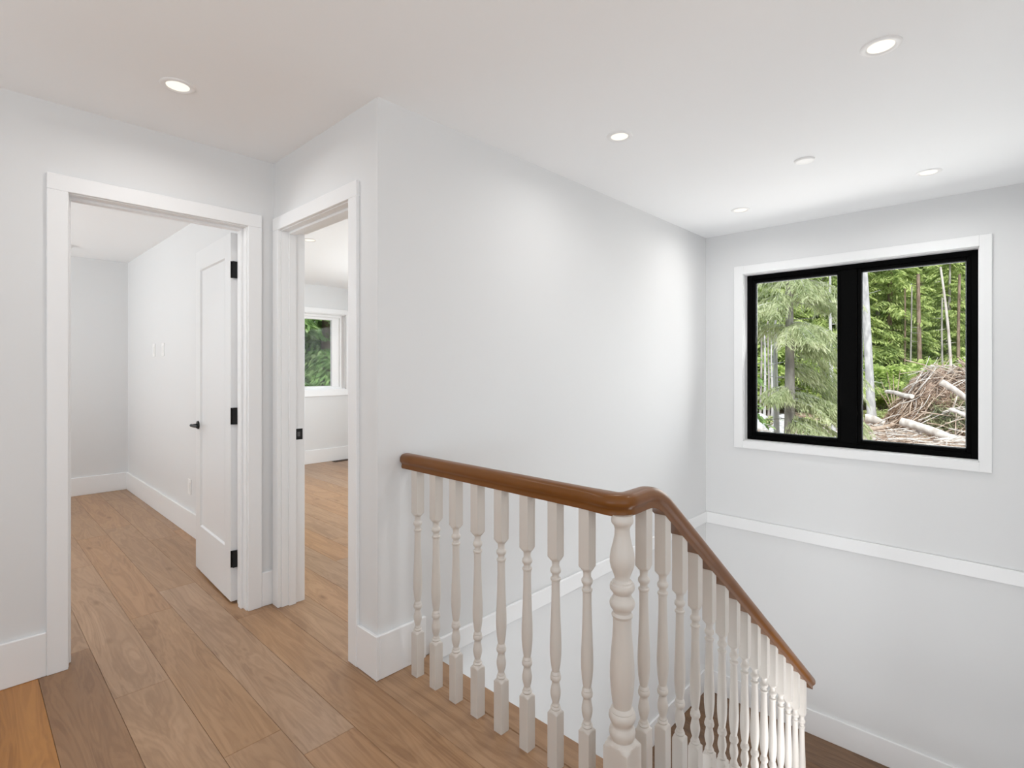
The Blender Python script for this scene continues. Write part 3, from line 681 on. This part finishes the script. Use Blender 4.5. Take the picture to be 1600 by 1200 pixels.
def trunk_mesh(seed, h, r0, r1, lean=(0, 0), bend=.1, n=10, stubs=0):
    R = random.Random(seed); path = []; rad = []
    for i in range(15):
        t = i / 14
        path.append((lean[0] * t * h + bend * math.sin(t * 5 + seed), lean[1] * t * h + bend * math.cos(t * 4 + seed) - bend * math.cos(seed), t * h)); rad.append(r0 + (r1 - r0) * t + (0.35 * r0 * (1 - t * 12) if t < .08 else 0))
    x0 = path[0][0]; path = [(p[0] - x0, p[1], p[2]) for p in path]
    vs = []; fs = []; tube(vs, fs, path, rad, n)
    for s in range(stubs):
        t = R.uniform(.1, .95); z = t * h; a = R.uniform(0, 6.28); L = R.uniform(.25, .9)
        c = Vector((lean[0] * z, lean[1] * z, z)); e = c + Vector((math.cos(a) * L, math.sin(a) * L, R.uniform(-.25, .3) * L))
        tube(vs, fs, [c, e], [.018, .006], 4)
    me = bpy.data.meshes.new('trunk'); me.from_pydata(vs, [], fs); me.update(); return me
folA = [conifer_foliage(11 + i, 17, 3.1, 170, 1.6 + .5 * i, 13, 0.26, 0.42, 6, 0.24) for i in range(3)]
for m_ in folA: m_.materials.append(M_con)
trA = [trunk_mesh(21 + i, 17, .24, .05, (0, 0), .08, 8) for i in range(3)]
for i, m_ in enumerate(trA): m_.materials.append([M_grey, M_brbark, M_grey][i])
def tree(name, loc, foliage, trunk, mt, mf, label, group, sc=1.0, rz=0.0):
    o = empty(name, loc, rz); o.scale = (sc, sc, sc); tag(o, label, 'tree', group)
    if trunk: link('trunk', trunk, mt, o, 60)
    if foliage: link('foliage', foliage, mf, o)
    return o
R = random.Random(77)
# the forest wall behind the clearing
seen = {}
def where(px):
    for lim, t in ((1180, 'hidden past the near window jamb'), (1215, 'behind the pale trunk cluster'), (1250, 'behind the drooping conifer'), (1285, 'beside the drooping conifer'), (1325, 'behind the slender white trunk'),
                   (1350, 'behind the window mullion'), (1380, 'behind the pale leaning trunk'), (1410, 'above the bare shrub'), (1440, 'behind the brown saplings'), (1465, 'behind the brown straight trunk'), (1500, 'behind the cream leaning trunk'), (1540, 'above the brush pile flank'), (1580, 'past the far window jamb')):
        if px < lim: return t
    return 'farthest beyond the brush pile'
for row, (d0, step) in enumerate(((44, 50), (52, 40), (61, 34), (72, 30))):
    px = (960, 973, 1120, 1150)[row]
    while px < (1800, 1790, 1700, 1650)[row]:
        d = d0 + R.uniform(-2, 2)
        k = R.randrange(3)
        p = gpt(px, d); p.z = GZ - 0.1
        if row == 0 and R.random() < .2:
            px += step; continue
        lab = ['front-row forest conifer ', 'second-row forest conifer ', 'third-row forest conifer ', 'distant back-row forest conifer '][row] + where(px)
        seen[lab] = seen.get(lab, 0) + 1
        if seen[lab] > 1: lab += ', its neighbour'
        tree('conifer_tree', p, folA[k], trA[k], None, None, lab, 'conifers of the forest wall', R.uniform(.85, 1.25), R.uniform(0, 6.28))
        px += step * R.uniform(.8, 1.2)
# near trees outside the far room
folN = [conifer_foliage(61 + i, 9, 2.7, 190, 0.4, 18, 0.13, 0.35, 8, 0.26) for i in range(2)]
for m_ in folN: m_.materials.append(M_con3)
trN = trunk_mesh(63, 11, .2, .04); trN.materials.append(M_brbark)
spots = [(6.6, 13.2), (9.6, 13.6), (8.0, 16.0), (4.6, 13.2), (11.8, 17.5), (5.6, 17.0), (2.6, 15.0), (12.0, 6.6), (14.5, 8.8)]
for i, (a, b) in enumerate(spots):
    tree('cedar_tree', (a, b, GZ - .05), folN[i % 2], trN, None, None, 'dense dark green tree close outside the white window, ' + ('nearest the glass', 'beside the nearest one', 'behind the two nearest', 'hidden past its near jamb', 'far back on one side', 'second row at the near side', 'beyond the wall edge', 'past the corner of the house', 'further past the house corner')[i], 'trees outside the white window', R.uniform(.95, 1.15), R.uniform(0, 6.28))
# the drooping conifer in front of the left pane
def spray_tree(branches, seed, sz, dw, dens):
    R = random.Random(seed); vs = []; fs = []
    for (z, a, L, rise, dr) in branches:
        D = RT * math.cos(a) + FW * math.sin(a); Sd = Vector((-D.y, D.x, 0))
        n = int(dens * L)
        pts = []
        for k in range(9):
            s = k / 8; pts.append(D * (L * s) + Vector((0, 0, z + L * (rise * s - dr * s * s))))
        for k in range(n):
            s = ((k + R.random()) / n) ** .8
            base = D * (L * s) + Vector((0, 0, z + L * (rise * s - dr * s * s)))
            side = R.choice((-1, 1)); tl = (.38 * L * (1 - s * .7) + .1) * R.uniform(.4, 1.1)
            m = 7
            for q in range(m):
                w = (q + R.random()) / m
                c = base + (D * .55 + Sd * side * .7) * (tl * w) + Vector((R.uniform(-.03, .03), R.uniform(-.03, .03), -tl * (w * w * .9) + R.uniform(-.03, .03)))
                dl = (D * (.4 + R.uniform(-.35, .35)) + Sd * (side * .4 + R.uniform(-.35, .35)) + Vector((0, 0, -.9 * w - .25 + R.uniform(-.3, .3)))).normalized()
                q_ = sz * R.uniform(.6, 1.4)
                wv = dl.cross(Vector((R.uniform(-1, 1), R.uniform(-1, 1), .4))).normalized() * q_ * dw
                i0 = len(vs); vs += [tuple(c - dl * q_ * .5), tuple(c + wv), tuple(c + dl * q_ * .5), tuple(c - wv)]; fs.append((i0, i0 + 1, i0 + 2, i0 + 3))
    me = bpy.data.meshes.new('foliage'); me.from_pydata(vs, [], fs); me.update(); return me
br = []
R3 = random.Random(3)
def grp(n, z, dz, a0, a1, L0, L1, rise, dr):
    for i in range(n): br.append((z + R3.uniform(-dz, dz), R3.uniform(a0, a1), R3.uniform(L0, L1), rise * R3.uniform(.6, 1.3), dr * R3.uniform(.8, 1.2)))
grp(10, 6.35, .15, 2.2, 7.2, 1.0, 1.7, .25, .85)
grp(9, 7.4, .4, 0, 6.28, 1.0, 1.6, .2, .6)
grp(13, 4.75, .15, 2.4, 7.2, 1.3, 2.3, .22, .50)
grp(9, 4.3, .25, 5.2, 6.9, 1.4, 2.2, .10, .85)
grp(6, 3.5, .2, 5.6, 6.6, 1.3, 2.0, .05, .85)
grp(6, 2.75, .12, 3.3, 4.4, 1.0, 1.5, .15, .42)
grp(12, 2.55, .15, 5.0, 6.6, 1.3, 2.5, .05, .55)
grp(7, 5.6, .3, 2.0, 4.2, 1.4, 2.2, .15, .5)
grp(7, 6.2, .4, 5.0, 7.2, 1.4, 2.2, .15, .6)
grp(8, 1.75, .15, 4.6, 6.5, 1.0, 2.0, .1, .50)
grp(16, 9.2, .9, 0, 6.28, .6, 1.2, .1, .6)
fol = spray_tree(br, 5, 0.17, 0.085, 34)
t1 = trunk_mesh(8, 10.6, .185, .05, (0, 0), .04, 12, 40)
dc = tree('drooping_conifer', gpt(1233, 17), fol, t1, M_grey, M_con2, 'pale green drooping conifer nearest the left window pane', None)
vs = []; fs = []
for (z, a, L, rise, dr) in br:
    D = RT * math.cos(a) + FW * math.sin(a)
    tube(vs, fs, [D * (L * k / 6) + Vector((0, 0, z + L * (rise * k / 6 - dr * (k / 6) ** 2))) for k in range(7)], [.02 - .0026 * k for k in range(7)], 4)
pyd('branches', vs, fs, M_pale, dc)
t2 = trunk_mesh(9, 5.2, .12, .05, (0.0, 0), .03, 10, 20)
tree('bare_tree', gpt(1214, 19), None, t2, M_pale, None, 'thin pale bare trunk just beside the drooping conifer', None)
t3 = trunk_mesh(10, 8.4, .10, .04, (-0.012, 0.012), .04, 10, 30)
tree('bare_tree', gpt(1303, 24), None, t3, M_pale, None, 'slender white bare trunk near the black window mullion', None)
t4 = trunk_mesh(31, 12, .235, .15, (-0.045, 0.045), .04, 14, 14)
tree('pale_tree', gpt(1363, 31), None, t4, M_pale, None, 'thick pale grey leaning trunk at the edge of the right pane', None)
t5 = trunk_mesh(32, 10, .10, .055, (-0.07, 0.07), .10, 10, 16)
tree('leaning_tree', gpt(1490, 34), None, t5, M_log, None, 'thin cream leaning trunk rising behind the brush pile', None)
for i, (px_, d_, r_, h_, lab) in enumerate([(1437, 42, .19, 11, 'brown straight trunk standing behind the middle of the clearing'), (1474, 41, .08, 9, 'thin short grey snag beside the cream leaning trunk'),
                                       (1499, 42, .14, 11, 'grey straight trunk at the far edge behind the brush pile'), (1423, 42, .07, 10, 'thin brown sapling trunk in front of the forest wall'),
                                       (1412, 43, .09, 10, 'slim grey trunk beside the thin brown sapling')]):
    tree('forest_trunk', gpt(px_, d_), None, trunk_mesh(40 + i, h_, r_, r_ * .6, (0.01 * (i % 3 - 1), 0), .05, 8, 12), [M_brbark, M_grey][i % 2], None, lab, None)
for i, px_ in enumerate((1188, 1194, 1201, 1207)):
    tree('forest_trunk', gpt(px_, 33 + i), None, trunk_mesh(50 + i, 6.0 + .3 * (i % 3), .07 + .02 * (i % 2), .05, (0, 0), .04, 8, 6), M_pale if i % 2 else M_grey, None, 'slim pale trunk behind the drooping conifer, ' + ('nearest the window jamb', 'second from the jamb', 'third from the jamb', 'closest to the conifer')[i], 'slim trunks behind the drooping conifer')
# leaning bare shrub
vs = []; fs = []
for i, (dx, L) in enumerate(((-.9, 2.6), (-.5, 3.2), (-.1, 3.0), (.35, 3.3), (-1.3, 2.3))):
    tube(vs, fs, [(0, 0, 0), tuple(RT * dx * .5 + Vector((0, 0, L * .5))), tuple(RT * dx * 1.1 + Vector((0, 0, L)))], [.05, .035, .012], 6)
bs = pyd('bare_shrub', vs, fs, M_stick); bs.location = gpt(1398, 37); tag(bs, 'bare many-stemmed shrub at the edge of the forest', 'shrub')

def leaf_cloud(seed, n, rx, rz, sz, base=0.3):
    R = random.Random(seed); vs = []; fs = []
    cl = [(Vector((R.gauss(0, 1), R.gauss(0, 1), R.gauss(0, 1))).normalized() * R.uniform(.4, 1)) for _ in range(26)]
    for i in range(n):
        c = cl[R.randrange(len(cl))] + Vector((R.gauss(0, .16), R.gauss(0, .16), R.gauss(0, .10)))
        p = Vector((c.x * rx, c.y * rx, base + rz * (1 + c.z)))
        d = Vector((R.gauss(0, 1), R.gauss(0, 1), R.gauss(-.4, .5))).normalized(); s = sz * R.uniform(.6, 1.3)
        wv = d.cross(Vector((R.gauss(0, .5), R.gauss(0, .5), 1))).normalized() * s * .42
        i0 = len(vs); vs += [tuple(p - d * s * .5), tuple(p + wv), tuple(p + d * s * .5), tuple(p - wv)]; fs.append((i0, i0 + 1, i0 + 2, i0 + 3))
    me = bpy.data.meshes.new('leaves'); me.from_pydata(vs, [], fs); me.update(); return me
lc = [leaf_cloud(3 + i, 3800, 1.7, 1.7, .24) for i in range(2)]
for m_ in lc: m_.materials.append(M_dec)
stm = trunk_mesh(90, 3.2, .05, .02, (0, 0), .1, 6, 8); stm.materials.append(M_brbark)
for i, (px_, d_, s_, zz) in enumerate([(1405, 39, 1.0, .3), (1432, 40, 1.15, .2), (1385, 41, .9, .1), (1462, 42, 1.1, .6), (1500, 42, 1.2, .4), (1300, 38, 1.2, 0), (1275, 40, 1.2, 0), (1335, 40, 1.1, 0), (1195, 40, 1.2, .1), (1230, 42, 1.3, .1), (1165, 40, 1.3, .1)]):
    o = empty('leafy_shrub', gpt(px_, d_), R.uniform(0, 6)); o.scale = (s_, s_, s_); tag(o, 'bright green leafy shrub ' + ('right of the pale leaning trunk', 'behind the thin brown sapling', 'at the foot of the bare shrub', 'just behind the brush pile crest', 'behind the far end of the brush pile', 'behind the slender white trunk', 'between the drooping conifer and the mullion', 'behind the black window mullion', 'left of the drooping conifer', 'straight behind the drooping conifer', 'past the near window jamb')[i], 'shrub', 'leafy shrubs at the forest edge')
    link('leaves', lc[i % 2], None, o); link('stem', stm, None, o)
lf = leaf_cloud(77, 1500, .8, .35, .13, 0)
lf.materials.append(M_fern)
for i, (px_, d_) in enumerate([(1377, 33), (1390, 35), (1400, 36), (1283, 30), (1258, 29), (1296, 33), (1372, 36), (1215, 30)]):
    b = link('low_fern', lf, None); b.location = gpt(px_, d_); b.rotation_euler = (0, 0, i); tag(b, 'low yellow-green fern clump ' + ('at the foot of the pale leaning trunk', 'below the bare shrub', 'behind the short white log', 'behind the pinkish log', 'under the drooping conifer spray', 'below the slender white trunk', 'behind the pale leaning trunk', 'beside the pale rocks')[i], 'fern', 'fern clumps on the clearing floor')

# brush pile
pc = gpt(1478, 28.5)
pile = tag(empty('brush_pile', pc), 'big brown pile of roots, branches and sticks in the clearing', 'brush pile')
def pile_h(u, v):   # u along view-right, v along depth, metres
    return max(0, 3.15 * math.exp(-((u - .1) / 2.1) ** 4 - (v / 2.2) ** 2) + 1.35 * math.exp(-((u + 2.3) / 1.0) ** 2 - ((v + .6) / 1.5) ** 2) + .9 * math.exp(-((u - 2.8) / 1.6) ** 2 - (v / 2) ** 2) - .06)
vs = []; fs = []; N = 60
for j in range(N + 1):
    for i in range(N + 1):
        u = -5 + 10 * i / N; v = -4.2 + 8.4 * j / N
        hgt = pile_h(u, v)
        q = RT * u + FW * v
        nz = noise.noise(Vector((u * 1.6, v * 1.6, 1))) * .35 + noise.noise(Vector((u * 4.5, v * 4.5, 5))) * .18
        vs.append((q.x, q.y, hgt * (1 + nz * .5) + (nz * .25 if hgt > .1 else -.15)))
for j in range(N):
    for i in range(N):
        a = j * (N + 1) + i; fs.append((a, a + 1, a + N + 2, a + N + 1))
pyd('earth_mound', vs, fs, M_soil, pile, 60)
vs = []; fs = []
R = random.Random(9)
for i in range(16000):
    u = R.gauss(-.3, 2.2); v = R.uniform(-3.6, 1.2)
    hgt = pile_h(u, v)
    if hgt < .12: continue
    q = RT * u + FW * v; c = Vector((q.x, q.y, hgt + R.uniform(-.03, .12)))
    d = (RT * R.gauss(0, 1) + FW * R.gauss(0, .5) + Vector((0, 0, R.gauss(-.2, .5)))).normalized(); s = R.uniform(.12, .34)
    wv = d.cross(Vector((R.gauss(0, .5), R.gauss(0, .5), 1))).normalized() * s * .10
    i0 = len(vs); vs += [tuple(c - d * s), tuple(c + wv), tuple(c + d * s), tuple(c - wv)]; fs.append((i0, i0 + 1, i0 + 2, i0 + 3))
o = pyd('dead_needles', vs, fs, M_redneedle, pile); o['kind'] = 'stuff'
M_grn = leafmat('fading_needles', (0.20, 0.22, 0.12), (0.36, 0.38, 0.22), (0.55, 0.55, 0.36), 0.2)
vs = []; fs = []
for (cu, cv, cr) in ((-1.1, -3.0, .55), (.9, -3.2, .6), (.2, -3.4, .5), (-2.2, -2.3, .5), (2.2, -3.3, .6), (-.6, -2.3, .5)):
    for i in range(750):
        u = cu + R.gauss(0, cr * .7); v = cv + R.gauss(0, cr * .6); q = RT * u + FW * v
        c = Vector((q.x, q.y, pile_h(u, v) + abs(R.gauss(0, .22)) + .05))
        d = (RT * R.gauss(.5, .6) + FW * R.gauss(0, .5) + Vector((0, 0, R.gauss(-.3, .5)))).normalized(); s = R.uniform(.10, .26)
        wv = d.cross(Vector((R.gauss(0, .5), R.gauss(0, .5), 1))).normalized() * s * .14
        i0 = len(vs); vs += [tuple(c - d * s), tuple(c + wv), tuple(c + d * s), tuple(c - wv)]; fs.append((i0, i0 + 1, i0 + 2, i0 + 3))
o = pyd('green_needles', vs, fs, M_grn, pile); o['kind'] = 'stuff'
stick_me = []
for i in range(8):
    R2 = random.Random(200 + i); L = 1.0; vs = []; fs = []; pts = []; b1, b2 = R2.uniform(-.14, .14), R2.uniform(-.12, .12)
    for k in range(6):
        t = k / 5; pts.append((t - .5, b1 * math.sin(t * 3.1), b2 * math.sin(t * 3.6)))
    tube(vs, fs, pts, [.016 * (1 - .6 * k / 5) for k in range(6)], 5)
    me = bpy.data.meshes.new('stick'); me.from_pydata(vs, [], fs); me.update(); me.materials.append(M_stick if i % 3 else M_log); me.shade_smooth(); stick_me.append(me)
def put_stick(parent, c, d, L, thick=1.0, name='stick', k=0):
    s = bpy.data.objects.new(name, stick_me[k % 8]); COL.objects.link(s); s.parent = parent
    s.location = c; s.rotation_mode = 'XYZ'; s.rotation_euler = Vector(d).to_track_quat('X', 'Z').to_euler(); s.scale = (L, thick * 1.6, thick * 1.6)
    return s
for i in range(270):
    u = R.uniform(-3.4, 3.4); v = R.uniform(-3.4, -.2)
    if i < 60: v = R.uniform(-1.2, .3); u = R.uniform(-2.2, 2.4)
    hgt = pile_h(u, v)
    if hgt < .15: continue
    q = RT * u + FW * v
    slope = (pile_h(u + .1, v) - pile_h(u - .1, v)) / .2
    dd = RT * R.uniform(.4, 1) + FW * R.uniform(-.5, .5) + Vector((0, 0, slope * .7 + R.uniform(-.5, .5)))
    put_stick(pile, Vector((q.x, q.y, hgt + R.uniform(.10, .38))), dd, R.uniform(1.2, 3.2), R.uniform(.6, 1.6), 'stick', i)
# loose logs lying in the clearing
def log(name, a, b, r0, r1, mt, label, n=12):
    a, b = Vector(a), Vector(b); vs = []; fs = []; c = (a + b) / 2
    pts = []; rad = []
    for k in range(9):
        t = k / 8; p = a.lerp(b, t) - c; p += Vector((0, 0, 1)) * 0.04 * math.sin(t * 6) + RT * 0.0
        pts.append(p); rad.append((r0 + (r1 - r0) * t) * (1 + .06 * math.sin(t * 17)))
    tube(vs, fs, pts, rad, n)
    o = pyd(name, vs, fs, mt, None, 50); o.location = c; tag(o, label, 'log'); return o
log('fallen_log', W(1408, 659, 25.2), W(1535, 699, 22.6), .20, .16, M_log, 'long pale peeled log lying across the front of the brush pile')
log('fallen_log', W(1470, 597, 25.4), W(1530, 634, 24.6), .16, .10, M_log, 'pale log sloping down over the top of the brush pile')
log('fallen_log', W(1335, 678, 26.5), W(1396, 663, 27.5), .13, .10, M_stick, 'brown log lying at the foot of the pale leaning trunk')
log('fallen_log', W(1352, 654, 29), W(1388, 662, 28.4), .26, .17, M_log, 'short white log in front of the pale leaning trunk base')
log('fallen_log', W(1272, 634, 29), W(1345, 655, 29.5), .20, .24, M_log, 'pinkish log behind the drooping conifer near the mullion')
log('fallen_log', W(1385, 612, 30), W(1425, 619, 27.5), .10, .13, M_log, 'cream broken log end sticking out beside the brush pile')
log('fallen_log', W(1484, 640, 24.6), W(1530, 658, 23.6), .09, .09, M_log, 'grey-white branch log low on the brush pile flank')
log('fallen_log', W(1345, 690, 23.8), W(1368, 685, 24.6), .07, .06, M_log, 'thin pale log in the nearest corner of the clearing debris')
# scattered sticks on the ground: one mass
vs = []; fs = []
for i in range(1500):
    d = R.uniform(17, 34); p_ = R.uniform(1130, 1620)
    c = gpt(p_, d); c.z = GZ + R.uniform(.08, .30); a = R.uniform(0, math.pi); L = R.uniform(.2, 1.3)
    dd = RT * math.cos(a) + FW * math.sin(a) + Vector((0, 0, R.uniform(-.25, .35)))
    tube(vs, fs, [c - dd * L / 2, c + dd * L / 2], [R.uniform(.012, .035), .008], 4)
o = pyd('ground_debris', vs, fs, M_stick); tag(o, 'scattered sticks and wood scraps over the clearing floor', 'debris', kind='stuff')
vs = []; fs = []
for i in range(420):
    d = R.uniform(18, 30); c = gpt(R.uniform(1150, 1600), d); c.z = GZ + R.uniform(.12, .40); a = R.gauss(0, .7); L = R.uniform(.4, 2.0)
    dd = RT * math.cos(a) + FW * math.sin(a) + Vector((0, 0, R.uniform(-.25, .3)))
    tube(vs, fs, [c - dd * L / 2, c + dd * L / 2], [R.uniform(.02, .06), .012], 5)
o = pyd('pale_debris', vs, fs, M_log); tag(o, 'pale barkless branches strewn in front of the brush pile', 'debris', kind='stuff')
# pale rocks under the drooping conifer
for i in range(18):
    bm = bmesh.new(); bmesh.ops.create_icosphere(bm, subdivisions=2, radius=1)
    for v_ in bm.verts:
        v_.co *= 1 + .25 * noise.noise(v_.co * 1.7 + Vector((i * 3, 0, 0)))
    s = R.uniform(.25, .55); dd_ = R.uniform(24, 31); p_ = gpt(R.uniform(1183, 1226), dd_); p_.z += (dd_ - 24) * .07
    o = link('pale_rock', tomesh('pale_rock', bm), M_rock, None, 40); o.location = p_; o.scale = (s * 1.3, s, s * .7)
    tag(o, 'pale rock in the heap below the drooping conifer', 'rock', 'pale rocks below the drooping conifer')
